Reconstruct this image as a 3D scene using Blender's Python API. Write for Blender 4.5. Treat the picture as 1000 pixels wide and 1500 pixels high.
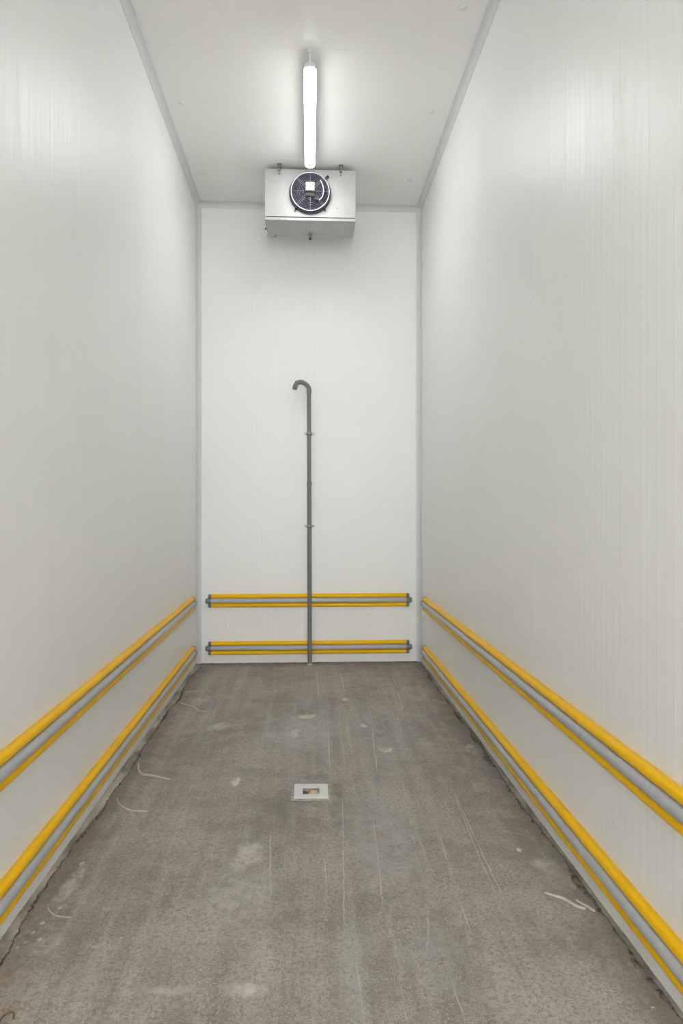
import bpy, bmesh, math, random
from mathutils import Vector, Matrix, noise as mnoise

for o in list(bpy.data.objects): bpy.data.objects.remove(o)
S = bpy.context.scene
C = S.collection
random.seed(7)
PI = math.pi

# ------------------------------------------------------------------ camera, world, exposure
F = 1000.0                      # focal length in pixels of the 1000 x 1500 frame
YAW = math.atan(47.0 / F)       # camera turned slightly to the right of the room axis
EYE = 1.5
cam = bpy.data.cameras.new('camera')
cam.sensor_fit = 'VERTICAL'; cam.sensor_height = 36.0; cam.lens = 36.0 * F / 1500.0
cam.clip_start = 0.02
camo = bpy.data.objects.new('camera', cam); C.objects.link(camo)
camo.location = (0, 0, EYE); camo.rotation_euler = (PI / 2, 0, -YAW)
S.camera = camo
SKY = 10.5                       # even world light, let in as fill by the doorway added behind the camera
w = bpy.data.worlds.new('world'); S.world = w; w.use_nodes = True
w.node_tree.nodes['Background'].inputs[0].default_value = (.985, 1.0, 1.0, 1)
w.node_tree.nodes['Background'].inputs[1].default_value = SKY
S.view_settings.view_transform = 'Standard'; S.view_settings.look = 'None'
S.view_settings.gamma = 1.0; S.view_settings.use_curve_mapping = False
S.view_settings.exposure = 0.0
LAMP = 43.0                      # emission of the ceiling luminaires' diffusers

# room size in metres
XL, XR, YB, YF, H = -1.112, 1.118, 6.8, -4.0, 4.552
sn, cs = math.sin(YAW), math.cos(YAW)
def ray(u, v):
    a, b = (u - 500) / F, (750 - v) / F
    return Vector((a * cs + sn, -a * sn + cs, b))
def floor_z(x, y):
    """the slab falls a little from the end wall towards the entrance, more along the left wall"""
    return -max(0.0, YB - y) * (.0071 - .0047 * x)
def on_floor(u, v, z=0.0):
    r = ray(u, v); t = (z - EYE) / r.z
    for _ in range(6): t = (z + floor_z(r.x * t, r.y * t) - EYE) / r.z
    return Vector((r.x * t, r.y * t, z + floor_z(r.x * t, r.y * t)))
def on_y(u, v, y):
    r = ray(u, v); t = y / r.y
    return Vector((r.x * t, y, EYE + r.z * t))

# ------------------------------------------------------------------ node helper
class N:
    def __init__(s, name):
        s.m = bpy.data.materials.new(name); s.m.use_nodes = True
        s.t = s.m.node_tree; s.t.nodes.clear()
        s.out = s.t.nodes.new('ShaderNodeOutputMaterial')
    def put(s, sock, v):
        if isinstance(v, bpy.types.NodeSocket): s.t.links.new(v, sock)
        elif v is not None: sock.default_value = v
    def math(s, op, a, b=None, c=None, clamp=False):
        n = s.t.nodes.new('ShaderNodeMath'); n.operation = op; n.use_clamp = clamp
        for i, v in enumerate((a, b, c)):
            if v is not None: s.put(n.inputs[i], v)
        return n.outputs[0]
    def pos(s):
        return s.t.nodes.new('ShaderNodeNewGeometry').outputs['Position']
    def xyz(s, v):
        n = s.t.nodes.new('ShaderNodeSeparateXYZ'); s.put(n.inputs[0], v); return n.outputs
    def scale(s, v, k):
        n = s.t.nodes.new('ShaderNodeVectorMath'); n.operation = 'MULTIPLY'
        s.put(n.inputs[0], v); n.inputs[1].default_value = k; return n.outputs[0]
    def noise(s, v, sc, det=4, rough=.55, dist=0):
        n = s.t.nodes.new('ShaderNodeTexNoise'); s.put(n.inputs['Vector'], v)
        n.inputs['Scale'].default_value = sc; n.inputs['Detail'].default_value = det
        n.inputs['Roughness'].default_value = rough; n.inputs['Distortion'].default_value = dist
        return n.outputs[0]
    def map(s, v, a, b, c=0., d=1., smooth=True):
        n = s.t.nodes.new('ShaderNodeMapRange'); s.put(n.inputs[0], v)
        if smooth: n.interpolation_type = 'SMOOTHSTEP'
        for i, q in enumerate((a, b, c, d)): s.put(n.inputs[i + 1], q)
        return n.outputs[0]
    def mix(s, f, a, b, mode='MIX'):
        n = s.t.nodes.new('ShaderNodeMix'); n.data_type = 'RGBA'; n.blend_type = mode
        s.put(n.inputs[0], f)
        for i, v in ((6, a), (7, b)):
            s.put(n.inputs[i], v if isinstance(v, bpy.types.NodeSocket) else (*v, 1))
        return n.outputs[2]
    def bump(s, h, dist, strength=1.0, normal=None):
        n = s.t.nodes.new('ShaderNodeBump'); n.inputs['Strength'].default_value = strength
        n.inputs['Distance'].default_value = dist; s.put(n.inputs['Height'], h)
        if normal is not None: s.put(n.inputs['Normal'], normal)
        return n.outputs[0]
    def bsdf(s, col, rough=.5, metal=0., spec=.5, normal=None, coat=None):
        n = s.t.nodes.new('ShaderNodeBsdfPrincipled')
        s.put(n.inputs['Base Color'], col if isinstance(col, bpy.types.NodeSocket) else (*col, 1))
        s.put(n.inputs['Roughness'], rough); s.put(n.inputs['Metallic'], metal)
        s.put(n.inputs['Specular IOR Level'], spec)
        if normal is not None: s.put(n.inputs['Normal'], normal)
        s.t.links.new(n.outputs[0], s.out.inputs[0]); return s.m

def plain(name, col, rough=.5, metal=0., spec=.5, var=.06, sc=25.):
    g = N(name); f = g.map(g.noise(g.pos(), sc, 3), .3, .7)
    return g.bsdf(g.mix(f, tuple(c * (1 - var) for c in col), tuple(min(1, c * (1 + var)) for c in col)), rough, metal, spec)

def panel_mat(name, axis, col, period=.052):
    """coated steel sandwich panel: faint micro ribs along the panel, slight scuffs"""
    g = N(name); p = g.pos(); x = g.xyz(p)
    ph = g.math('MULTIPLY', x[axis], 2 * PI / period)
    rib = g.map(g.math('SINE', ph), .55, .95)
    k = {0: (30, 30, .6), 1: (30, 30, .6), 2: (3, 30, 30)}[axis if name != 'ceiling_panel' else 2]
    scuff = g.noise(g.scale(p, k), 1.0, 3, .6)
    sm = g.map(scuff, .66, .8)
    big = g.map(g.noise(p, 1.3, 2), .3, .7)
    c = g.mix(big, tuple(v * .985 for v in col), col)
    c = g.mix(g.math('MULTIPLY', sm, .10), c, (.55, .54, .49))
    c = g.mix(g.math('MULTIPLY', rib, .012), c, (.6, .6, .58))
    r = g.map(scuff, .3, .8, .34, .46)
    return g.bsdf(c, r, 0, .45, g.bump(rib, .0006, .5))

M = {}
M['panel_side'] = panel_mat('side_panel', 1, (.922, .925, .910))
M['panel_end'] = panel_mat('end_panel', 0, (.922, .925, .910))
M['panel_ceiling'] = panel_mat('ceiling_panel', 1, (.922, .912, .890))
M['joint'] = plain('joint_sealant', (.70, .70, .68), .6)
M['cove'] = plain('cove_plastic', (.68, .685, .695), .4, var=.008)
M['yellow'] = plain('yellow_plastic', (1.0, .565, .002), .36, spec=.20, var=.02)
M['grey_tube'] = plain('grey_plastic', (.45, .465, .485), .30, var=.03)
M['cap'] = plain('cap_plastic', (.19, .195, .21), .38)
M['pipe'] = plain('pipe_plastic', (.20, .206, .21), .42, var=.05)
M['dark'] = plain('black_rubber_gap_shade', (.012, .012, .014), .6)  # black rubber parts; also paints the shade in tray gap and pipe mouth
M['clip'] = plain('clip_metal', (.32, .33, .33), .4, .6)
M['white'] = plain('white_plastic', (.78, .78, .76), .45)
M['zinc'] = plain('zinc_steel', (.30, .30, .27), .4, .7)
M['rim'] = plain('fan_ring_paint', (.085, .083, .115), .35, .2)
M['wire'] = plain('grille_wire', (.27, .265, .34), .4, .3)
M['rimwire'] = plain('guard_rim_highlight', (.36, .35, .43), .3, .5)  # paler than the guard wire, with the rim's highlight in the colour
M['navy'] = plain('dark_coil', (.010, .012, .022), .5)
M['blade'] = plain('fan_blade_metal', (.010, .011, .020), .5, .0)
M['box'] = plain('junction_box_plastic', (.31, .325, .335), .5, var=.15, sc=60)
M['print'] = plain('grey_print', (.42, .42, .40), .6)
M['tile'] = plain('drain_plate_plastic', (.78, .79, .80), .35, var=.04)
M['strip'] = plain('torn_sealant', (.56, .52, .44), .6, var=.12, sc=60)
M['rust'] = plain('rust_brown', (.22, .12, .06), .8, var=.3, sc=60)
M['paper'] = plain('paper_cream', (.72, .62, .44), .8, var=.08)
def alu():
    g = N('stucco_aluminium'); p = g.pos()
    n = g.noise(p, 90, 2); b = g.map(g.noise(p, 6, 3), .3, .7)
    return g.bsdf(g.mix(b, (.44, .445, .435), (.49, .495, .485)), .42, .15, .5, g.bump(n, .002, .12))
M['alu'] = alu()
def emit():
    g = N('lit_diffuser'); e = g.t.nodes.new('ShaderNodeEmission')
    e.inputs[0].default_value = (.985, 1.0, .99, 1); e.inputs[1].default_value = LAMP
    g.t.links.new(e.outputs[0], g.out.inputs[0]); return g.m
M['lit'] = emit()
def mortar(name, k):
    g = N(name); p = g.pos(); n = g.noise(p, 28, 6, .7); n2 = g.noise(g.scale(p, (1, .25, 1)), 12, 4, .6)
    c = g.mix(g.map(n2, .35, .65), tuple(v * k for v in (.24, .217, .18)), tuple(v * k for v in (.52, .485, .42)))
    c = g.mix(g.map(n, .58, .72), c, (.15, .132, .108))
    return g.bsdf(c, .9, 0, .2, g.bump(n, .006, .6))
M['mortar'] = mortar('edge_mortar', 1.0); M['mortar_dark'] = mortar('dark_edge_mortar', .78)
M['dirt'] = plain('crack_shade_dirt', (.16, .14, .115), .95, spec=.1, var=.5, sc=40)  # crack tone: shade of the open gap together with its dirt

# ------------------------------------------------------------------ concrete floor
def concrete():
    g = N('worn_concrete'); p = g.pos(); X, Y, Z = g.xyz(p)
    big = g.noise(p, 1.6, 5, .6, .3); mid = g.noise(p, 7, 5, .65); fine = g.noise(p, 70, 4, .7); grit = g.noise(p, 190, 2, .6)
    streak = g.noise(g.scale(p, (14, .7, 1)), 1.0, 4, .6)
    cross = g.noise(g.scale(p, (1.2, 11, 1)), 1.0, 4, .6)
    c = g.mix(g.map(big, .36, .64), (.195, .178, .154), (.300, .278, .246))
    c = g.mix(g.math('MULTIPLY', g.map(mid, .42, .66), .6), c, (.325, .300, .266))
    c = g.mix(g.math('MULTIPLY', g.map(streak, .5, .68), .42), c, (.350, .338, .312))
    c = g.mix(g.math('MULTIPLY', g.map(streak, .5, .30), .42), c, (.165, .150, .130))
    c = g.mix(g.math('MULTIPLY', g.map(cross, .55, .8), .35), c, (.37, .355, .325))
    c = g.mix(g.map(fine, .42, .66, .0, .62), c, (.135, .122, .10))
    c = g.mix(g.map(grit, .56, .70, 0, .75), c, (.47, .445, .40))
    wob = g.math('SUBTRACT', g.noise(p, 5, 4, .7), .5)
    wob2 = g.math('SUBTRACT', g.noise(g.scale(p, (1, 1, 1)), 9, 4, .7), .5)
    rag = g.map(g.noise(g.scale(p, (1, .8, 1)), 24, 5, .75), .36, .60, .12, 1.0)
    def blob(u, v, ru, rv, amt, col, soft=.7, raggedness=1.5):
        nonlocal c
        q = on_floor(u, v); rx = abs(on_floor(u + ru, v).x - q.x); ry = abs(on_floor(u, v - rv).y - on_floor(u, v + rv).y) / 2
        dx = g.math('MULTIPLY', g.math('SUBTRACT', X, q.x), 1 / rx); dy = g.math('MULTIPLY', g.math('SUBTRACT', Y, q.y), 1 / ry)
        d = g.math('SQRT', g.math('ADD', g.math('MULTIPLY', dx, dx), g.math('MULTIPLY', dy, dy)))
        d = g.math('ADD', d, g.math('MULTIPLY', wob, raggedness)); d = g.math('ADD', d, g.math('MULTIPLY', wob2, raggedness))
        c = g.mix(g.math('MULTIPLY', g.math('MULTIPLY', g.map(d, 1.15, 1.15 - soft), amt * 1.2, None, True), rag), c, col)
    blue = (.30, .305, .285); pale = (.50, .485, .445); dk = (.15, .135, .112); brown = (.24, .17, .115)
    # broad tints left by cleaning water and trolley wheels
    blob(560, 1230, 75, 75, .55, blue, 1.0); blob(640, 1400, 70, 60, .45, blue, 1.0); blob(520, 1420, 40, 90, .40, blue, 1.)
    blob(440, 1070, 55, 32, .50, (.36, .355, .33), .8); blob(560, 1075, 50, 40, .35, blue, .9)
    blob(350, 1310, 55, 60, .55, (.37, .36, .33), .9); blob(365, 1250, 26, 25, .5, pale, .9, 2)
    blob(360, 1452, 24, 12, .6, pale, .8, 2); blob(250, 1450, 70, 10, .35, pale, .9, 2)
    blob(345, 1146, 10, 8, .9, pale, .6, 2.6); blob(562, 1098, 10, 5, .9, pale, .6, 2.6)
    blob(452, 1050, 22, 4, .6, pale, .8, 2); blob(432, 1075, 8, 6, .6, pale, .8, 2); blob(532, 1063, 5, 3, .7, pale)
    blob(505, 1024, 7, 4, .6, pale); blob(290, 1024, 18, 12, .35, pale, .9, 2); blob(320, 1065, 16, 6, .45, pale, .9, 2)
    blob(98, 1300, 12, 30, .75, pale, .8, 1.8); blob(62, 1385, 25, 15, .35, pale, .8, 2.2)
    blob(690, 1097, 9, 8, .75, pale, .6, 1.4); blob(812, 1275, 25, 22, .5, pale, .9, 2.2); blob(905, 1420, 18, 18, .4, pale, .9, 2.2)
    blob(420, 1182, 40, 16, .5, dk, .9, 1.5); blob(462, 1138, 30, 6, .5, dk, .8); blob(495, 1160, 10, 16, .5, dk, .8)
    blob(345, 1210, 60, 14, .35, dk, 1., 2); blob(390, 1345, 45, 16, .30, dk, 1., 2); blob(250, 1400, 90, 30, .25, dk, 1., 2)
    blob(560, 980, 60, 8, .45, dk, 1., 1.5); blob(390, 985, 30, 22, .3, dk, 1., 2); blob(840, 1380, 70, 30, .3, dk, 1., 2)
    blob(700, 1050, 40, 30, .25, dk, 1., 2)
    blob(137, 1310, 12, 12, .45, brown, .8, 2); blob(10, 1435, 20, 22, .5, brown, .8, 2); blob(775, 1228, 9, 6, .6, brown, .8, 2)
    blob(665, 1323, 8, 4, .5, brown, .7, 2); blob(545, 1222, 22, 12, .35, (.30, .245, .205), .8, 2)
    for u, v in ((40, 1365), (48, 1366), (58, 1376), (37, 1380), (25, 1388), (120, 1265), (88, 1330), (62, 1352), (905, 1378), (922, 1412), (760, 1245), (840, 1300)): blob(u, v, 4, 3, .85, pale, .6, 1.2)
    blob(112, 1285, 10, 20, .5, pale, .8, 2.2); blob(790, 1262, 22, 14, .45, pale, .8, 2.2); blob(828, 1296, 18, 12, .5, pale, .8, 2.2)
    # dirt trodden along the walls, ragged
    dl = g.math('SUBTRACT', X, XL); dr = g.math('SUBTRACT', XR, X)
    de = g.math('MINIMUM', g.math('MINIMUM', dl, dr), g.math('SUBTRACT', YB, Y))
    de = g.math('ADD', de, g.math('MULTIPLY', wob, .28)); de = g.math('ADD', de, g.math('MULTIPLY', wob2, .14))
    c = g.mix(g.map(de, .20, .02, 0, .62), c, (.115, .102, .083))
    c = g.mix(g.map(g.noise(p, 33, 3, .6), .70, .76, 0, g.map(de, .45, .05, 0, .8)), c, (.47, .45, .40))
    # long wheel scratches
    brk = g.map(g.noise(g.scale(p, (3, 2.2, 1)), 1.0, 3), .36, .60)
    thin = g.math('MULTIPLY', wob2, .018)
    for a in (((497, 1040), (500, 1080), (507, 1130)), ((511, 1040), (512, 1085), (518, 1105)), ((545, 1050), (547, 1085), (553, 1130)),
              ((480, 1065), (482, 1100), (483, 1135)), ((582, 1045), (585, 1060), (588, 1082)), ((501, 1170), (503, 1250), (503, 1400)),
              ((541, 1170), (550, 1230), (560, 1330)), ((592, 1168), (602, 1215), (620, 1275)), ((630, 1170), (655, 1260), (690, 1370)),
              ((665, 1165), (700, 1250), (725, 1310)), ((520, 1400), (530, 1470), (535, 1505)), ((570, 1400), (588, 1470), (599, 1505)),
              ((650, 1405), (668, 1460), (684, 1505)), ((472, 1250), (478, 1300), (473, 1345)), ((623, 1310), (627, 1350), (624, 1400)),
              ((463, 980), (465, 1000), (467, 1020)), ((498, 985), (502, 1000), (505, 1020)), ((575, 990), (583, 1015), (590, 1040)),
              ((660, 1150), (690, 1215), (742, 1325)), ((395, 1215), (396, 1280), (394, 1365))):
        P = [on_floor(*q) for q in a]
        (x0, y0), (x1, y1), (x2, y2) = [(q.x, q.y) for q in P]
        d01 = (x1 - x0) / (y1 - y0); d12 = (x2 - x1) / (y2 - y1); d2 = (d12 - d01) / (y2 - y0)
        t0 = g.math('SUBTRACT', Y, y0); t1 = g.math('SUBTRACT', Y, y1)
        f = g.math('ADD', g.math('MULTIPLY_ADD', t0, d01, x0), g.math('MULTIPLY', g.math('MULTIPLY', t0, t1), d2))
        d = g.math('ABSOLUTE', g.math('ADD', g.math('SUBTRACT', X, f), thin))
        wd = max(.0024, .0008 * (y0 + y2) / 2)
        m = g.math('MULTIPLY', g.map(d, wd * 1.5, wd * .3), g.math('MULTIPLY', g.map(Y, y0 + .05, y0 - .15), g.map(Y, y2 - .05, y2 + .12)))
        c = g.mix(g.math('MULTIPLY', g.math('MULTIPLY', m, brk), .62), c, (.47, .455, .415))
    c = g.mix(1.0, c, (1.52, 1.50, 1.48), 'MULTIPLY')
    h = g.math('ADD', g.math('MULTIPLY', fine, .6), g.math('MULTIPLY', grit, .4))
    return g.bsdf(c, g.map(big, .3, .7, .62, .8), 0, .3, g.bump(h, .006, .8))
M['concrete'] = concrete()

# ------------------------------------------------------------------ mesh helpers
def add(name, bm, mat, parent=None, smooth=False, bevel=0.):
    bmesh.ops.recalc_face_normals(bm, faces=bm.faces)
    me = bpy.data.meshes.new(name); bm.to_mesh(me); bm.free()
    if smooth:
        me.shade_smooth()
        try: me.set_sharp_from_angle(angle=math.radians(38))
        except Exception: pass
    o = bpy.data.objects.new(name, me); C.objects.link(o)
    me.materials.append(mat)
    if parent: o.parent = parent
    if bevel:
        b = o.modifiers.new('bevel', 'BEVEL'); b.width = bevel; b.segments = 2; b.limit_method = 'ANGLE'
    return o
def root(name, loc=(0, 0, 0)):
    o = bpy.data.objects.new(name, None); C.objects.link(o); o.location = loc; o.empty_display_size = .1; return o
def tag(o, label, cat, group=None):
    o['label'] = label; o['category'] = cat
    if group: o['group'] = group
    return o
def struct(o, label=None, cat=None):
    o['kind'] = 'structure'
    if label: o['label'] = label
    if cat: o['category'] = cat
    return o
def box(bm, a, b, mt=None):
    a, b = Vector(a), Vector(b); c = (a + b) / 2; d = b - a
    r = bmesh.ops.create_cube(bm, size=1, matrix=Matrix.Translation(c) @ Matrix.Diagonal((abs(d.x), abs(d.y), abs(d.z), 1)))
    if mt is not None: bmesh.ops.transform(bm, matrix=mt, verts=r['verts'])
    return r['verts']
def boxbm(a, b):
    bm = bmesh.new(); box(bm, a, b); return bm
def tube(bm, pts, r, seg=10, caps=True, closed=False):
    pts = [Vector(p) for p in pts]; n = len(pts); rs = r if isinstance(r, (list, tuple)) else [r] * n
    rings = []; up = None
    for i, p in enumerate(pts):
        if closed: t = pts[(i + 1) % n] - pts[i - 1]
        else: t = pts[min(i + 1, n - 1)] - pts[max(i - 1, 0)]
        t.normalize()
        if up is None:
            up = Vector((0, 0, 1)) if abs(t.z) < .9 else Vector((0, 1, 0))
        sx = t.cross(up).normalized(); up = sx.cross(t).normalized()
        rings.append([bm.verts.new(p + (sx * math.cos(a) + up * math.sin(a)) * rs[i]) for a in [2 * PI * k / seg for k in range(seg)]])
    m = n if closed else n - 1
    for i in range(m):
        A, B = rings[i], rings[(i + 1) % n]
        for k in range(seg): bm.faces.new((A[k], A[(k + 1) % seg], B[(k + 1) % seg], B[k]))
    if caps and not closed:
        bm.faces.new(rings[0]); bm.faces.new(rings[-1])
    return rings
def lathe(bm, prof, seg=32, mt=None):
    """profile [(r, z)] turned about the z axis"""
    rings = []
    for r, z in prof:
        if r < 1e-6: rings.append([bm.verts.new((0, 0, z))])
        else: rings.append([bm.verts.new((r * math.cos(2 * PI * k / seg), r * math.sin(2 * PI * k / seg), z)) for k in range(seg)])
    vs = [v for q in rings for v in q]
    for A, B in zip(rings, rings[1:]):
        for k in range(seg):
            j = (k + 1) % seg
            if len(A) == 1 and len(B) > 1: bm.faces.new((A[0], B[k], B[j]))
            elif len(B) == 1 and len(A) > 1: bm.faces.new((A[k], A[j], B[0]))
            elif len(A) > 1: bm.faces.new((A[k], A[j], B[j], B[k]))
    if mt is not None: bmesh.ops.transform(bm, matrix=mt, verts=vs)
    return vs
def prism(bm, prof, axis_pts, frame):
    """extrude the 2-D profile between two points; frame = (side, up) vectors"""
    a, b = [Vector(p) for p in axis_pts]; sx, up = [Vector(v) for v in frame]
    A = [bm.verts.new(a + sx * p[0] + up * p[1]) for p in prof]; B = [bm.verts.new(b + sx * p[0] + up * p[1]) for p in prof]
    n = len(prof)
    for k in range(n): bm.faces.new((A[k], A[(k + 1) % n], B[(k + 1) % n], B[k]))
    bm.faces.new(A); bm.faces.new(B)

# ------------------------------------------------------------------ room shell
FRONT_TOWARDS = Matrix.Rotation(PI / 2, 4, 'X')      # turns a lathe's +z to -y (towards the room)

# floor with the drain pit cut out
D0, D1 = on_floor(431, 1170.6), on_floor(479.3, 1150.2)
DC = Vector(((D0.x + on_floor(480, 1170.6).x) / 2, (D0.y + D1.y) / 2, 0)); DC.z = floor_z(DC.x, DC.y); DS = .092   # drain centre, half size
def floor_mesh():
    bm = bmesh.new(); a = .060
    xs = [XL - .12, XL * .66, XL * .33, DC.x - a, DC.x + a, XR * .4, XR * .7, XR + .12]
    ys = [YF - 3.0, -5, -3, -1, .5, 1.6, 2.6, DC.y - a, DC.y + a, 4.4, 5.2, 6.0, YB, YB + .1]
    hi, hj = 3, 7
    T, B = ([[bm.verts.new((x, y, floor_z(x, y) - d)) for y in ys] for x in xs] for d in (0, .15))
    for g in (T, B):
        for i in range(len(xs) - 1):
            for j in range(len(ys) - 1):
                if (i, j) != (hi, hj): bm.faces.new((g[i][j], g[i + 1][j], g[i + 1][j + 1], g[i][j + 1]))
    m, n = len(xs) - 1, len(ys) - 1
    loops = [[(hi, hj), (hi + 1, hj), (hi + 1, hj + 1), (hi, hj + 1)],
             [(i, 0) for i in range(m)] + [(m, j) for j in range(n)] + [(i, n) for i in range(m, 0, -1)] + [(0, j) for j in range(n, 0, -1)]]
    for lp in loops:
        for (p, q), (c, d) in zip(lp, lp[1:] + lp[:1]): bm.faces.new((T[p][q], T[c][d], B[c][d], B[p][q]))
    return bm
struct(add('floor', floor_mesh(), M['concrete']), 'worn grey concrete floor with stains and wheel scratches', 'floor')

PT, PW, GAP = .05, 1.15, .0010
def wall(name, label, mat, axis, fixed, sign, edges, z0, z1):
    """backing slab plus one panel after another; sign = direction into the room"""
    e0, e1 = edges[0], edges[-1]
    def b3(a, b, d0, d1, za, zb):
        return (((a, d0, za), (b, d1, zb)) if axis == 0 else ((d0, a, za), (d1, b, zb)))
    lo = fixed - sign * .12; hi = fixed - sign * .003
    ws = struct(add(name, boxbm(*b3(e0, e1, lo, hi, z0, z1)), M['joint']), label, 'wall')
    for a, b in zip(edges, edges[1:]):
        add('panel', boxbm(*b3(a + GAP / 2, b - GAP / 2, fixed - sign * .02, fixed, z0, z1)), mat, ws, bevel=.0012)
    return ws
def edges_from(a, b, step):
    e = [a]
    while e[-1] + step < b - .05: e.append(e[-1] + step)
    return e + [b]
side = sorted(-e for e in edges_from(-YB, -YF, PW))
wall('wall_left', 'off-white sandwich panel wall', M['panel_side'], 1, XL, 1, side, -.12, H + .02)
wall('wall_right', 'off-white sandwich panel wall', M['panel_side'], 1, XR, -1, side, -.12, H + .02)
xj = on_y(459.5, 410, YB).x
wall('wall_back', 'off-white panelled end wall', M['panel_end'], 0, YB, -1, [XL, xj, XR], -.12, H + .02)
# unseen entrance wall; the open doorway is added and sized for fill light
OH = 3.9
wf = struct(add('wall_front', boxbm((XL - .1, YF - .12, OH), (XR + .1, YF, H + .02)), M['panel_end']), 'off-white panelled wall over the open doorway added for fill light', 'wall')
for x0, x1 in ((XL - .1, -.75), (1.06, XR + .1)):
    add('panel', boxbm((x0, YF - .12, -.02), (x1, YF, OH)), M['panel_end'], wf)
ceil = struct(add('ceiling', boxbm((XL - .1, YF - .1, H + .003), (XR + .1, YB + .1, H + .12)), M['joint']), 'off-white panelled ceiling', 'ceiling')
for a, b in zip(side, side[1:]):
    add('panel', boxbm((XL - .05, a + GAP / 2, H), (XR + .05, b - GAP / 2, H + .02)), M['panel_ceiling'], ceil, bevel=.0012)

# concave cove strips in the corners
def cove_prof(L, n=6, t=.0035):
    # hollow quarter: legs along +x and +y, lips at the ends
    arc = []
    for k in range(n + 1):
        a = PI + (PI / 2) * k / n
        arc.append((L + (L - t) * math.cos(a), L + (L - t) * math.sin(a)))
    arc = [(t, L)] + arc + [(L, t)]
    return [(0, 0), (0, L)] + arc + [(L, 0)]
CL = .050
def cove(n, pts, frame, name=None, parent=None):
    bm = bmesh.new(); prism(bm, cove_prof(CL), pts, frame)
    o = add(name or 'trim_%d' % n, bm, M['cove'], parent, smooth=True)
    return o
zs = on_y(289, 848, YB).z
for n, X, sx in ((1, XL, 1), (2, XR, -1)):
    o = struct(cove(n, ((X, YB, zs if sx > 0 else 0.004), (X, YB, H)), ((sx, 0, 0), (0, -1, 0))), 'pale grey plastic cove strip in the wall corner', 'trim')
    if sx > 0: cove(n, ((X, YB, .004), (X, YB, zs - .002)), ((sx, 0, 0), (0, -1, 0)), 'cove_section', o)
struct(cove(3, ((XL, YF, H), (XL, YB, H)), ((1, 0, 0), (0, 0, -1))), 'pale grey plastic cove strip under the ceiling', 'trim')
struct(cove(4, ((XR, YF, H), (XR, YB, H)), ((-1, 0, 0), (0, 0, -1))), 'pale grey plastic cove strip under the ceiling', 'trim')
struct(cove(5, ((XL, YB, H), (XR, YB, H)), ((0, -1, 0), (0, 0, -1))), 'pale grey plastic cove strip over the end wall', 'trim')

# broken mortar left along the foot of the walls, a dark strip beside it gives the crack's shade and dirt
def fillet(n, a, b, inward, wmin, wmax, hmin, hmax, seed, label, mat='mortar'):
    a, b, inw = Vector(a), Vector(b), Vector(inward); L = (b - a).length; t = (b - a) / L; k = int(L / .009)
    def nz(s, f, o): return .5 + .5 * mnoise.noise(Vector((s * f, o + seed, 3.1)))
    bm = bmesh.new(); rows = []; dk = bmesh.new(); drows = []
    for i in range(k + 1):
        s = L * i / k; p = a + t * s; p.z = floor_z(p.x, p.y)
        w_ = wmin + (wmax - wmin) * min(1, max(0, 1.5 * nz(s, 2.1, 0) - .45 + .35 * nz(s, 13, 5) + .3 * (nz(s, 47, 15) - .5)))
        h_ = hmin + (hmax - hmin) * (.4 * nz(s, 5, 9) + .6 * nz(s, 41, 2))
        prof = [(-.004, h_ + .004), (w_ * .3, h_ * (.75 + .4 * nz(s, 54, 20))), (w_ * .62, h_ * (.2 + 1.1 * nz(s, 58, 31))),
                (w_ * .88, h_ * (.1 + .9 * nz(s, 66, 44))), (w_, -.004)]
        rows.append([bm.verts.new(p + inw * x + Vector((0, 0, z))) for x, z in prof])
        dw = .0005 + .09 * max(0, nz(s, 4, 60) - .45) + .05 * max(0, nz(s, 26, 71) - .5) * (nz(s, 3, 80) > .42)
        drows.append([dk.verts.new(p + inw * (w_ - .006) + Vector((0, 0, .0016))), dk.verts.new(p + inw * (w_ + dw * .5) + Vector((0, 0, .003))),
                      dk.verts.new(p + inw * (w_ + dw) + Vector((0, 0, -.001)))])
    for R, B in ((rows, bm), (drows, dk)):
        for A, Bq in zip(R, R[1:]):
            for j in range(len(A) - 1): B.faces.new((A[j], A[j + 1], Bq[j + 1], Bq[j]))
    o = struct(add('trim_%d' % n, bm, M[mat]), label, 'trim')
    add('crack_shade_dirt', dk, M['dirt'], o)
fillet(6, (XL, YF + .01, 0), (XL, YB - .03, 0), (1, 0, 0), .016, .066, .004, .016, 1.3, 'rough mortar edge along the wall foot')
fillet(7, (XR, YF + .01, 0), (XR, YB - .03, 0), (-1, 0, 0), .006, .034, .002, .010, 8.7, 'rough mortar edge along the wall foot', 'mortar_dark')
fillet(8, (XL + .03, YB, 0), (XR - .03, YB, 0), (0, -1, 0), .003, .015, .002, .008, 15.2, 'thin mortar edge along the end wall foot', 'mortar_dark')

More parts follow.
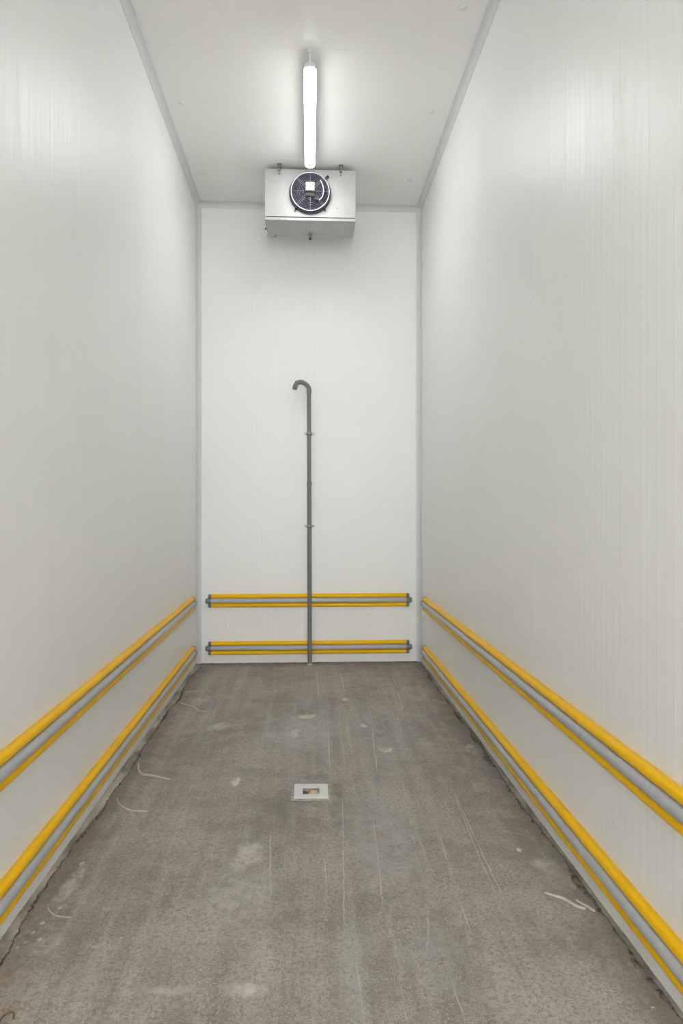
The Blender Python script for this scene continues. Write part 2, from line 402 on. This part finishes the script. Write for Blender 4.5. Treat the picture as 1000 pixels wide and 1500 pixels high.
# ------------------------------------------------------------------ bumper rails
def circ(cx, cz, r, a0, a1, n):
    return [(cx + r * math.cos(a0 + (a1 - a0) * k / n), cz + r * math.sin(a0 + (a1 - a0) * k / n)) for k in range(n + 1)]
YP = [(0, -.062)] + circ(.0145, -.0448, .0215, -PI * .72, PI * .5, 12) + [(.010, -.020), (.010, .020)] + circ(.0145, .0448, .0215, -PI * .5, PI * .72, 12) + [(0, .062)]
GP = circ(.0235, 0, .0255, -PI * .80, PI * .80, 22) + [(.0055, .010), (.0055, -.010)]
def rail(name, label, a, b, inward, slope=0.0, group=None):
    """rail from a to b on the wall at the bar's centre height; inward = direction into the room"""
    a, b, inw = Vector(a), Vector(b), Vector(inward)
    r = root(name, (a + b) / 2); c = (a + b) / 2; a, b = a - c, b - c; t = (b - a).normalized(); up = Vector((0, 0, 1))
    CE = .034
    bm = bmesh.new(); prism(bm, YP, (a + t * CE, b - t * CE), (inw, up)); add('backing_profile', bm, M['yellow'], r, smooth=True)['label'] = 'yellow two-lobed backing profile'
    bm = bmesh.new(); prism(bm, GP, (a + t * CE, b - t * CE), (inw, up)); add('bumper_tube', bm, M['grey_tube'], r, smooth=True)['label'] = 'grey round bumper tube'
    for e, d in ((a, t), (b, -t)):
        bm = bmesh.new(); K = 1.06
        def dome(prof, start, ln):
            cx = sum(q[0] for q in prof) / len(prof); cz = sum(q[1] for q in prof) / len(prof); rings = []
            for s, f in ((CE, 1.), (start + ln * .35, 1.), (start + ln * .12, .9), (start, .66), (start - .001, .0)):
                rings.append([bm.verts.new(e + d * s + inw * max(0, cx + (x - cx) * f * K) + up * (cz + (z - cz) * f * K)) for x, z in prof])
            n = len(prof)
            for A, B in zip(rings, rings[1:]):
                for k in range(n): bm.faces.new((A[k], A[(k + 1) % n], B[(k + 1) % n], B[k]))
            bm.faces.new(rings[0])
        dome(circ(.0145, -.0448, .0215, -PI * .72, PI * .72, 12), .004, .030)
        dome(circ(.0145, .0448, .0215, -PI * .72, PI * .72, 12), .004, .030)
        dome(circ(.0235, 0, .0255, -PI * .8, PI * .8, 16), -.022, .056)
        dome([(0, -.05), (.022, -.05), (.022, .05), (0, .05)], .010, .02)
        add('end_cap', bm, M['cap'], r, smooth=True)['label'] = 'dark grey three-lobed end cap'
    r.rotation_euler = (slope, 0, 0)
    return tag(r, label, 'bumper rail', group)
bx0, bx1 = on_y(304, 880, YB - .03).x, on_y(600, 880, YB - .03).x
zu, zl = .6225, .1555
rail('bumper_rail', 'upper yellow and grey bumper rail on the end wall, crossed by the pipe', (bx0, YB, zu), (bx1, YB, zu), (0, -1, 0), group='bumper rails on the end wall')
rail('bumper_rail', 'lower yellow and grey bumper rail on the end wall, just above floor', (bx0, YB, zl), (bx1, YB, zl), (0, -1, 0), group='bumper rails on the end wall')
ye = YB - .27; ys = -1.2
TL = .0143
ml = (ye + ys) / 2; dzl = .012 - (ye - ml) * TL
for nm, z, X, inw, sl, dz, lab in (
        ('bumper_rail', zu, XL, (1, 0, 0), TL, dzl, 'long upper bumper rail on the side wall the hooked pipe end points to'),
        ('bumper_rail', zl, XL, (1, 0, 0), TL, dzl, 'long lower bumper rail on the side wall the hooked pipe end points to'),
        ('bumper_rail', zu - .006, XR, (-1, 0, 0), .001, -.004, 'long upper bumper rail on the side wall behind the pipe hook\'s back'),
        ('bumper_rail', zl - .004, XR, (-1, 0, 0), .001, -.004, 'long lower bumper rail on the side wall behind the pipe hook\'s back')):
    rail(nm, lab, (X, ys, z + dz), (X, ye, z + dz), inw, sl, 'long bumper rails on the side walls')

# ------------------------------------------------------------------ ceiling luminaires
def lamp(name, label, x, y0, y1, lz):
    r = root(name, (x, (y0 + y1) / 2, H)); L = (y1 - y0) / 2; R = .042; z = lz - H
    def stadium(bm, hw, zz, n=10):
        out = []
        for sg, a0 in ((1, 0), (-1, PI)):
            for k in range(n + 1):
                a = a0 + PI * k / n; out.append(bm.verts.new((hw * math.cos(a), sg * (L - R) + hw * math.sin(a), zz)))
        return out
    def shell(levels, cap0=False):
        bm = bmesh.new(); rings = [stadium(bm, hw, zz) for hw, zz in levels]; n = len(rings[0])
        for A, B in zip(rings, rings[1:]):
            for k in range(n): bm.faces.new((A[k], A[(k + 1) % n], B[(k + 1) % n], B[k]))
        if cap0: bm.faces.new(rings[0])
        bm.faces.new(rings[-1]); return bm
    add('diffuser', shell([(R * math.cos(a), z - .024 * math.sin(a)) for a in [PI / 2 * k / 7 for k in range(7)]]), M['lit'], r, smooth=True)['label'] = 'glowing white diffuser with rounded ends'
    add('housing', shell([(R, z), (R, z + .018), (R - .004, z + .034), (R - .014, z + .042)]), M['white'], r, smooth=True)['label'] = 'white opaque lamp housing'
    for s in (-1, 1):
        bm = bmesh.new(); yy = s * (L - .22)
        tube(bm, [(-(R + .001), yy, z + .002), (-(R + .001), yy, z + .02), (-R + .006, yy, z + .043), (R - .006, yy, z + .043), (R + .001, yy, z + .02), (R + .001, yy, z + .002)], .0025, 6)
        box(bm, (-.016, yy - .012, z + R - .002), (.016, yy + .012, 0))
        add('mounting_clip', bm, M['white'], r)
    bm = bmesh.new(); box(bm, (-.016, -L - .035, -.022), (.016, -L - .004, 0)); add('cable_socket', bm, M['white'], r, bevel=.004)
    bm = bmesh.new(); tube(bm, [(0, -L - .02, -.022), (0, -L - .01, -.05), (0, -L + .012, z + .02)], .006, 8); add('supply_cable', bm, M['white'], r, smooth=True)
    return tag(r, label, 'ceiling lamp')
lz = 4.455
ly0 = on_y(453, 94, 1).z; ly0 = (lz + .015 - EYE) / (ly0 - EYE)
ly1 = on_y(453, 249.5, 1).z; ly1 = (lz - .03 - EYE) / (ly1 - EYE)
lamp('tube_lamp', 'lit white tubular lamp on the ceiling in front of the fan unit', .005, ly0, ly1, lz)

# ------------------------------------------------------------------ fastener caps on the ceiling
for x, y, wh in ((-.95, 5.14, 'beside the lamp'), (.925, 5.17, 'beside the lamp'), (-.95, 6.21, 'beside the cooling unit'), (.925, 6.24, 'beside the cooling unit'), (.93, 4.09, 'before the lamp')):
    bm = bmesh.new(); lathe(bm, [(0, -.0085), (.010, -.008), (.019, -.005), (.026, 0.0005), (.026, .002)], 24)
    o = add('fastener_cap', bm, M['white'], None, smooth=True); o.location = (x, y, H)
    tag(o, 'white fastener cap on ceiling %s, %s' % (wh, 'on the pipe hook\'s open side' if x < 0 else 'away from the pipe hook'), 'fastener cap', 'round fastener caps on the ceiling')

# ------------------------------------------------------------------ evaporator unit with fan
def evaporator():
    FY = 6.02; zt, zb = on_y(454, 248.6, FY).z, on_y(454, 317.8, FY).z
    x0, x1 = on_y(389, 282, FY).x, on_y(519.6, 282, FY).x; cx = (x0 + x1) / 2; DP = .36
    r = root('evaporator_unit', (cx, FY, zt)); hw = (x1 - x0) / 2; hz = zb - zt     # local origin: top front edge
    fc = on_y(454.2, 281.5, FY - .03); fx, fz = fc.x - cx, fc.z - zt; FR = .172
    # casing: front sheet with round opening, sides, top, rear frame
    bm = bmesh.new(); n = 64; inner = []; outer = []
    for k in range(n):
        a = 2 * PI * k / n + PI / n; c, s = math.cos(a), math.sin(a)
        inner.append(bm.verts.new((fx + FR * c, 0, fz + FR * s)))
        tx = ((hw - fx) if c > 0 else (hw + fx)) / abs(c); tz = ((-fz) if s > 0 else (fz - hz)) / abs(s)
        t = min(tx, tz); outer.append(bm.verts.new((fx + t * c, 0, fz + t * s)))
    # snap the nearest outer vertices to the corners
    for qx in (-hw, hw):
        for qz in (0, hz):
            v = min(outer, key=lambda v: (v.co.x - qx) ** 2 + (v.co.z - qz) ** 2); v.co = (qx, 0, qz)
    back = [bm.verts.new((v.co.x, DP, v.co.z)) for v in outer]; duct = [bm.verts.new((v.co.x, .10, v.co.z)) for v in inner]
    for k in range(n):
        j = (k + 1) % n
        bm.faces.new((inner[k], inner[j], outer[j], outer[k])); bm.faces.new((outer[k], outer[j], back[j], back[k])); bm.faces.new((inner[k], inner[j], duct[j], duct[k]))
    bm.faces.new(back)
    o = add('casing', bm, M['alu'], r); o['label'] = 'pale embossed aluminium casing'
    for v in (-1, 1):      # folded side flanges
        add('side_flange', boxbm((v * hw - .006 if v < 0 else hw - .012, -.004, hz), (v * hw + .012 if v < 0 else hw + .006, .002, 0)), M['alu'], r)
    for sx in (-.32, .30):
        for szz in (.32, .80):
            bm = bmesh.new(); lathe(bm, [(0, .004), (.005, .0035), (.007, 0)], 10, Matrix.Translation((sx * .8 + fx, 0, hz * szz)) @ FRONT_TOWARDS); add('screw', bm, M['alu'], r)
    # coil behind the opening
    bm = bmesh.new(); box(bm, (-hw + .02, .16, hz + .02), (hw - .02, .30, -.02)); coil = add('coil', bm, M['navy'], r)
    bm = bmesh.new()
    for k in range(60):
        x = fx - .2 + .4 * k / 59; box(bm, (x - .0006, .145, fz - .2), (x + .0006, .16, fz + .2))
    add('fin_pack', bm, M['blade'], coil)['kind'] = 'stuff'
    # drip tray
    zl_ = on_y(454, 323.6, FY - .012).z - zt
    bm = bmesh.new(); g0 = hz - .0145
    prof = [(-.013, g0), (-.013, zl_ + .004), (-.008, zl_), (.30, zl_ - .022), (.34, zl_ - .012), (.34, g0)]
    A = [bm.verts.new((-hw - .004, y, z)) for y, z in prof]; B = [bm.verts.new((hw + .004, y, z)) for y, z in prof]
    for k in range(6): bm.faces.new((A[k], A[(k + 1) % 6], B[(k + 1) % 6], B[k]))
    bm.faces.new(A); bm.faces.new(B); tray = add('drip_tray', bm, M['alu'], r); tray['label'] = 'sloping aluminium drip tray with bright front lip'
    add('tray_gap_shade', boxbm((-hw + .003, .0005, hz - .016), (hw - .004, .33, hz + .001)), M['dark'], r)  # black box painting the shadow line between casing and tray
    # tray outlet with two nuts and black end
    px = fx; py = .225; pz = zl_ - .016
    bm = bmesh.new()
    lathe(bm, [(0, 0), (.017, 0), (.017, -.016), (.011, -.017), (.011, -.024), (.0165, -.025), (.0165, -.040), (.010, -.041), (.010, -.046), (0, -.046)], 6, Matrix.Translation((px, py, pz)))
    oo = add('tray_outlet', bm, M['zinc'], r)
    bm = bmesh.new(); lathe(bm, [(0, -.045), (.0105, -.045), (.009, -.056), (0, -.056)], 16, Matrix.Translation((px, py, pz))); add('rubber_end', bm, M['dark'], oo)
    for u in (410, 498):
        bm = bmesh.new(); q = on_y(u, 320.7, FY).x - cx
        lathe(bm, [(0, .004), (.004, .003), (.005, 0)], 8, Matrix.Translation((q, -.013, (g0 + zl_) / 2)) @ FRONT_TOWARDS); add('screw', bm, M['zinc'], r)
    # hanging brackets: rod, ceiling plate, nuts, face bolt
    for u in (409, 499):
        q = on_y(u, 247, FY).x - cx; up = H - zt
        bm = bmesh.new(); box(bm, (q - .016, -.004, -.050), (q + .016, -.0005, .004)); box(bm, (q - .014, -.004, 0), (q + .014, .05, .004))
        br = add('hanger_bracket', bm, M['alu'], r)
        bm = bmesh.new(); tube(bm, [(q, -.016, -.018), (q, -.016, up)], .0055, 10)
        lathe(bm, [(0, up - .004), (.022, up - .004), (.022, up), (0, up)], 4, Matrix.Translation((q, -.016, 0)) @ Matrix.Rotation(PI / 4, 4, 'Z'))
        add('threaded_rod', bm, M['zinc'], br)
        for zc, rr in ((.010, .0155), (-.018, .012)):
            bm = bmesh.new(); lathe(bm, [(0, -.008), (rr, -.008), (rr, .008), (0, .008)], 6, Matrix.Translation((q, -.016, zc))); add('nut', bm, M['zinc'], br)
        bm = bmesh.new(); lathe(bm, [(0, .007), (.006, .007), (.008, .004), (.009, 0)], 6, Matrix.Translation((q, -.004, -.041)) @ FRONT_TOWARDS); add('bolt', bm, M['zinc'], br)
    # faint printed maker's lines on the casing
    for (u0, u1, v) in ((392.3, 396.8, 265), (400.2, 407.5, 265.8), (400.2, 407.5, 268.6), (394.5, 399.5, 272.4), (400.2, 407.5, 272.2), (400.5, 407.5, 277)):
        a = on_y(u0, v, FY); b = on_y(u1, v, FY)
        add('printed_line', boxbm((a.x - cx, -.0006, a.z - zt - .002), (b.x - cx, .0005, a.z - zt + .002)), M['print'], r)
    # ---- fan: shroud ring, blades, motor, wire grille
    FYR = Matrix.Translation((fx, 0, fz)) @ FRONT_TOWARDS
    bm = bmesh.new(); lathe(bm, [(FR - .004, -.09), (FR - .006, .028), (FR - .004, .036), (FR + .002, .036), (FR + .004, .03), (FR + .006, .004), (FR + .013, .001), (FR + .013, -.0005), (FR - .002, -.0005)], 64, FYR)
    ring = add('fan_ring', bm, M['rim'], r, smooth=True); ring['label'] = 'slate grey fan ring'
    for k in range(6):
        bm = bmesh.new(); a0 = 2 * PI * k / 6; V = []
        for i in range(5):
            rr = .052 + (FR - .062) * i / 4; wd = .40 - .04 * i; tw = .040 - .005 * i
            row = []
            for j in range(5):
                s = j / 4 - .5; a = a0 + .18 * i / 4 + s * 2 * wd
                row.append(bm.verts.new((fx + rr * math.cos(a), .052 + s * 2 * tw * .7, fz + rr * math.sin(a))))
            V.append(row)
        for A, B in zip(V, V[1:]):
            for j in range(4): bm.faces.new((A[j], A[j + 1], B[j + 1], B[j]))
        bo = add('fan_blade', bm, M['blade'], r, smooth=True); so = bo.modifiers.new('thick', 'SOLIDIFY'); so.thickness = .003
    bm = bmesh.new(); lathe(bm, [(0, -.09), (.052, -.09), (.054, .02), (.048, .034), (0, .036)], 28, FYR); motor = add('motor', bm, M['dark'], r, smooth=True); motor['label'] = 'black fan motor'
    bm = bmesh.new(); box(bm, (fx - .046, -.062, fz - .045), (fx + .046, -.018, fz + .030))
    for k in range(3): box(bm, (fx - .036 + .028 * k, -.066, fz - .055), (fx - .020 + .028 * k, -.03, fz - .04))
    add('motor_mount', bm, M['dark'], r, bevel=.005)
    # junction box with four bevelled lobes
    bm = bmesh.new(); jx, jz = fx - .001, on_y(454, 273.5, FY - .07).z - zt
    for sx in (-1, 1):
        for sz in (-1, 1):
            box(bm, (jx + sx * .0215 - .0205, -.083, jz + sz * .020 - .0195), (jx + sx * .0215 + .0205, -.050, jz + sz * .020 + .0195))
    box(bm, (jx - .039, -.080, jz - .036), (jx + .039, -.050, jz + .036))
    add('junction_box', bm, M['box'], r, bevel=.008)['label'] = 'mottled white junction box at the fan hub'
    # grille
    bm = bmesh.new(); nr = 10
    def gy(rr): return -.040 - .012 * (1 - (rr / FR) ** 2)
    for i in range(nr - 1):
        rr = .046 + (FR - .006 - .046) * i / (nr - 1)
        tube(bm, [(fx + rr * math.cos(2 * PI * k / 56), gy(rr), fz + rr * math.sin(2 * PI * k / 56)) for k in range(56)], .0016, 5, closed=True)
    gr = add('wire_guard', bm, M['wire'], r, smooth=True); gr['label'] = 'concentric silver wire guard'
    rr = FR - .005; bm = bmesh.new(); tube(bm, [(fx + rr * math.cos(2 * PI * k / 64), -.042, fz + rr * math.sin(2 * PI * k / 64)) for k in range(64)], .0048, 8, closed=True)
    add('guard_rim', bm, M['rimwire'], r, smooth=True)['label'] = 'lavender guard rim with painted highlight'
    for k in range(8):
        a = PI / 4 * k; bm = bmesh.new()
        for o_ in ((0,) if k % 2 == 0 else (-.0075, .0075)):
            nx, nz_ = -math.sin(a) * o_, math.cos(a) * o_
            tube(bm, [(fx + rr * math.cos(a) + nx, gy(rr) - .003, fz + rr * math.sin(a) + nz_) for rr in (.044, .08, .12, FR - .003)] + [(fx + (FR + .004) * math.cos(a) + nx, -.015, fz + (FR + .004) * math.sin(a) + nz_)], .0020, 6)
        add('guard_spoke', bm, M['wire'], gr, smooth=True)
    # clamps round the ring
    for deg in (35, 145, 180, 0, 228, 312, 270):
        a = math.radians(deg); big = deg in (228, 312)
        mt = Matrix.Translation((fx, 0, fz)) @ Matrix.Rotation(-a, 4, 'Y')
        bm = bmesh.new(); box(bm, (FR - .004, -.036, -.008 if big else -.004), (FR + (.020 if big else .006), .0, .008 if big else .004), mt)
        if big: box(bm, (FR + .014, -.010, -.007), (FR + .034, -.001, .007), mt)
        add('guard_clamp', bm, M['dark'] if deg != 270 else M['cap'], r, bevel=.002)
        if big:
            bm = bmesh.new(); lathe(bm, [(0, .006), (.006, .005), (.007, 0)], 8, mt @ Matrix.Translation((FR + .030, -.008, 0)) @ FRONT_TOWARDS); add('bolt', bm, M['zinc'], r)
    # cable entry at the upper right: grey sleeve with black gland
    a = math.radians(44); d = Vector((math.cos(a), 0, math.sin(a))); c0 = Vector((fx, -.012, fz))
    bm = bmesh.new(); tube(bm, [c0 + d * (FR - .01), c0 + d * (FR + .028)], .013, 12); ce = add('cable_sleeve', bm, M['rim'], r, smooth=True)
    bm = bmesh.new(); tube(bm, [c0 + d * (FR + .026), c0 + d * (FR + .048), c0 + d * (FR + .05)], [.011, .011, .006], 12); add('cable_gland', bm, M['dark'], ce, smooth=True)
    # cables in front of the guard
    def P(u, v, y): q = on_y(u, v, FY + y); return (q.x - cx, y, q.z - zt)
    def smooth(pts, n=6):
        pts = [Vector(p) for p in pts]; out = []
        for i in range(len(pts) - 1):
            p0, p1, p2, p3 = pts[max(i - 1, 0)], pts[i], pts[i + 1], pts[min(i + 2, len(pts) - 1)]
            for k in range(n):
                t = k / n; out.append(.5 * ((2 * p1) + (p2 - p0) * t + (2 * p0 - 5 * p1 + 4 * p2 - p3) * t * t + (3 * p1 - p0 - 3 * p2 + p3) * t ** 3))
        return out + [pts[-1]]
    bm = bmesh.new(); tube(bm, smooth([P(468.8, 264, -.058), P(472, 270, -.062), P(473.8, 277, -.064), P(473, 285, -.064), P(470.5, 290, -.064), P(467, 293, -.064)]), .004, 8)
    add('motor_cable', bm, M['white'], r, smooth=True)['label'] = 'pale cable looping over the guard'
    bm = bmesh.new(); tube(bm, smooth([P(467, 293, -.064), P(462, 293.5, -.064), P(457, 289, -.062), P(455, 284, -.058)]), .0045, 8)
    add('motor_cable', bm, M['dark'], r, smooth=True)
    # loose pale loop hanging at the tray's end
    bm = bmesh.new(); yy = .16
    lp = [P(389.2, 336, yy)] + [P(386.8 - 4.4 * math.sin(t), 342 - 5.2 * math.cos(t), yy + .012 * t / 6) for t in [.4 + k * .62 for k in range(10)]] + [P(391.5, 346, yy + .02), P(396, 345.5, yy + .02), P(402, 344, yy + .01)]
    tube(bm, smooth(lp, 3), .0022, 6); lo = add('loose_cable', bm, M['white'], r, smooth=True)
    bm = bmesh.new(); e = Vector(P(389.3, 335.2, yy)); tube(bm, [e + Vector((-.003, 0, .006)), e, e + Vector((.002, 0, -.007))], [.008, .009, .006], 10); add('cable_gland', bm, M['dark'], lo, smooth=True)
    bm = bmesh.new(); e = Vector(P(403.5, 346.8, yy)); tube(bm, [e + Vector((0, 0, .018)), e + Vector((0, 0, -.004))], .006, 8); add('cable_clip', bm, M['zinc'], lo, smooth=True)
    return tag(r, 'pale aluminium cooling unit with round wire-guarded fan hung below the ceiling', 'cooling unit')
evaporator()

# ------------------------------------------------------------------ grey waste pipe with gooseneck
def pipe():
    PY = YB - .078; R = .0215
    top = on_y(452.4, 571, PY); bot = on_y(453.6, 971, PY); X = top.x; xb = bot.x
    r = root('waste_pipe', (xb, PY, 0))
    def L(u, v, dy=0): q = on_y(u, v, PY + dy); return Vector((q.x - xb, dy, q.z))
    def X_at(z): return (X - xb) * (z / top.z)
    zc = on_y(453, 709, PY).z
    def seg(z0, z1, rr): bm = bmesh.new(); tube(bm, [(X_at(z0), 0, z0), (X_at(z1), 0, z1)], rr, 20); return bm
    add('lower_pipe', seg(-.003, zc, R), M['pipe'], r, smooth=True)
    add('upper_pipe', seg(zc - .02, top.z, R - .001), M['pipe'], r, smooth=True)
    zm = on_y(453, 784, PY).z
    add('pipe_socket', seg(zc - .018, zc + .018, R + .0035), M['pipe'], r, smooth=True)
    add('pipe_socket', seg(top.z - .036, top.z + .004, R + .0035), M['pipe'], r, smooth=True)
    # gooseneck of mitred bends, turned slightly towards the room
    pts = [L(452.4, 571), L(452.2, 568.4, -.002), L(449.6, 564.6, -.008), L(446.4, 561.8, -.016), L(442.6, 560.1, -.03), L(438.6, 559.6, -.044), L(435.0, 560.8, -.056), L(432.7, 564.0, -.064), L(431.7, 568.5, -.068), L(431.3, 570.3, -.068)]
    bm = bmesh.new(); tube(bm, pts, [R + .002] * 2 + [R + .0005] * 6 + [R, R], 18, caps=False)
    tube(bm, pts[-3:], R - .004, 18, caps=False)
    g = add('gooseneck', bm, M['pipe'], r, smooth=True); g['label'] = 'hooked gooseneck bend with open end'
    for i in (2, 4, 6):
        t = (pts[i + 1] - pts[i - 1]).normalized(); bm = bmesh.new(); tube(bm, [pts[i] - t * .004, pts[i] + t * .004], R + .0028, 18); add('bend_joint', bm, M['pipe'], g, smooth=True)
    bm = bmesh.new(); t = (pts[-1] - pts[-2]).normalized(); tube(bm, [pts[-1] - t * .012, pts[-1] - t * .010], R - .003, 18); add('mouth_shade', bm, M['dark'], g)  # black disc across the mouth paints the pipe's shaded inside
    # two wall clamps: ring with ears and a stud to the wall
    for v in (635, 770.5):
        z = on_y(453, v, PY).z; x = X_at(z); bm = bmesh.new()
        lathe(bm, [(R, -.011), (R + .006, -.011), (R + .006, .011), (R, .011)], 24, Matrix.Translation((x, 0, z)))
        for s in (-1, 1): box(bm, (x + s * (R + .002), -.006, z - .010), (x + s * (R + .026), .006, z + .010))
        c = add('pipe_clamp', bm, M['clip'], r); c['label'] = 'pale metal pipe clamp with side ears'
        bm = bmesh.new(); tube(bm, [(x, R, z), (x, YB - PY, z)], .006, 8); add('wall_stud', bm, M['clip'], c)
        bm = bmesh.new(); lathe(bm, [(R, -.0025), (R + .0075, -.0025), (R + .0075, .0025), (R, .0025)], 24, Matrix.Translation((x, 0, z - .0135))); add('rubber_liner', bm, M['dark'], c)
    bm = bmesh.new(); lathe(bm, [(R, .014), (R + .006, .006), (R + .010, .0), (R + .010, -.002), (R, -.002)], 20, Matrix.Translation((0, 0, 0))); add('floor_seal', bm, M['strip'], r, smooth=True)
    return tag(r, 'dark grey plastic waste pipe with hooked top rising up the end wall', 'pipe')
pipe()

# ------------------------------------------------------------------ floor drain
def drain():
    r = root('floor_drain', (DC.x, DC.y, DC.z)); r.rotation_euler = (.0071, .0148, 0); hs, ho, zt = DS, .0445, .008
    def frame(a, b, z0, z1):
        bm = bmesh.new()
        for (x0, y0, x1, y1) in ((-a, -a, a, -b), (-a, b, a, a), (-a, -b, -b, b), (b, -b, a, b)): box(bm, (x0, y0, z0), (x1, y1, z1))
        bmesh.ops.remove_doubles(bm, verts=bm.verts, dist=.0001); return bm
    def ringmesh(a, b, z0, z1):
        bm = bmesh.new(); rings = []
        for h_, z in ((a, z0), (a, z1), (b, z1), (b, z0)):
            rings.append([bm.verts.new((sx * h_, sy * h_, z)) for sx, sy in ((-1, -1), (1, -1), (1, 1), (-1, 1))])
        for A, B in zip(rings, rings[1:] + rings[:1]):
            for k in range(4): bm.faces.new((A[k], A[(k + 1) % 4], B[(k + 1) % 4], B[k]))
        return bm
    add('cover_plate', ringmesh(hs, ho, .001, zt), M['tile'], r, bevel=.0015)['label'] = 'white square cover plate with square opening'
    add('setting_frame', ringmesh(hs + .016, hs + .001, -.002, .005), M['mortar2'], r, bevel=.002)['label'] = 'pale grey mortar frame round the plate'
    bm = bmesh.new(); z0, b = -.040, ho + .010
    V = [[bm.verts.new((sx * b, sy * b, z)) for sx, sy in ((-1, -1), (1, -1), (1, 1), (-1, 1))] for z in (.001, z0)]
    for k in range(4): bm.faces.new((V[0][k], V[0][(k + 1) % 4], V[1][(k + 1) % 4], V[1][k]))
    bm.faces.new(V[1]); add('sump', bm, M['sump'], r)
    return tag(r, 'square white floor drain with open middle set in the concrete', 'drain')
M['mortar2'] = plain('pale_mortar', (.40, .385, .35), .85, var=.2, sc=40)
M['sump'] = plain('sump_beige', (.50, .44, .33), .7, var=.2, sc=30)
drain()
def scrap(name, label, cat, x, y, z, sx, sy, sz, mat, seed):
    bm = bmesh.new(); bmesh.ops.create_icosphere(bm, subdivisions=2, radius=1)
    for v in bm.verts:
        k = 1 + .55 * mnoise.noise(v.co * 1.7 + Vector((seed, 0, 0))); v.co = Vector((v.co.x * sx * k, v.co.y * sy * k, v.co.z * sz * k))
    o = add(name, bm, mat); o.location = (x, y, z + DC.z); return tag(o, label, cat)
scrap('crumpled_paper', 'crumpled cream paper lump inside the floor drain', 'paper', DC.x + .014, DC.y + .012, -.016, .028, .024, .022, M['paper'], 2.)
scrap('rusty_scrap', 'small rusty brown scrap inside the floor drain', 'scrap', DC.x - .030, DC.y + .008, -.020, .014, .024, .018, M['rust'], 5.)

# ------------------------------------------------------------------ torn strips lying along the walls
def strip(label, px, rr, lift=.0):
    P = [on_floor(u, v, rr * .7) for u, v in px]; b = P[0].copy(); pts = []
    for i in range(len(P) - 1):
        p0, p1, p2, p3 = P[max(i - 1, 0)], P[i], P[i + 1], P[min(i + 2, len(P) - 1)]
        for k in range(6):
            t = k / 6; pts.append(.5 * ((2 * p1) + (p2 - p0) * t + (2 * p0 - 5 * p1 + 4 * p2 - p3) * t * t + (3 * p1 - p0 - 3 * p2 + p3) * t ** 3))
    pts.append(P[-1]); n = len(pts)
    bm = bmesh.new(); tube(bm, [p - Vector((b.x, b.y, b.z - rr * .7)) for p in pts], [rr * (.55 + .7 * abs(mnoise.noise(Vector((i * .7, rr * 90, b.x)))) + .3 * math.sin(PI * i / (n - 1))) * (.4 if i in (0, n - 1) else 1) for i in range(n)], 6)
    o = add('sealant_strip', bm, M['strip'], smooth=True); o.location = (b.x, b.y, b.z - rr * .7)
    return tag(o, label, 'sealant strip', 'torn sealant strips on the floor')
strip('hook-shaped torn sealant strip near the wall with a thick straight tail', [(203, 1118), (203, 1128), (209, 1134), (222, 1136), (236, 1139), (250, 1142)], .007)
strip('thin curved sealant thread in front of the hook-shaped strip', [(171, 1168), (174, 1176), (182, 1183), (194, 1187), (208, 1188), (217, 1188)], .0035)
strip('short pale sealant strip beside the far corner of the floor', [(264, 1029), (274, 1033), (283, 1035), (290, 1041), (298, 1042), (306, 1042)], .007)
strip('short straight sealant thread on the floor nearest the end wall', [(272, 1013), (284, 1013), (292, 1012.5), (301, 1012)], .0045)
strip('tiny curled sealant thread beside the pale scuffed patch by the wall', [(70, 1329), (74, 1336), (82, 1341), (93, 1343), (105, 1344)], .003)
strip('long pale sealant strip slanting out from the opposite wall foot', [(797, 1307), (808, 1311), (822, 1315), (834, 1321), (846, 1328), (858, 1331)], .006)
strip('pale forked sealant scrap joining the slanting strip and the wall foot', [(843, 1318), (852, 1324), (862, 1329), (871, 1335)], .0055)
bm = bmesh.new(); q = on_floor(10, 1494)
tube(bm, [(.018 * math.cos(2 * PI * k / 20), .030 * math.sin(2 * PI * k / 20), .0025) for k in range(17)], .003, 6)
o = add('wire_scrap', bm, M['rust'], smooth=True); o.location = (q.x, q.y, q.z); tag(o, 'small rusty brown bent wire loop lying on the concrete', 'wire')
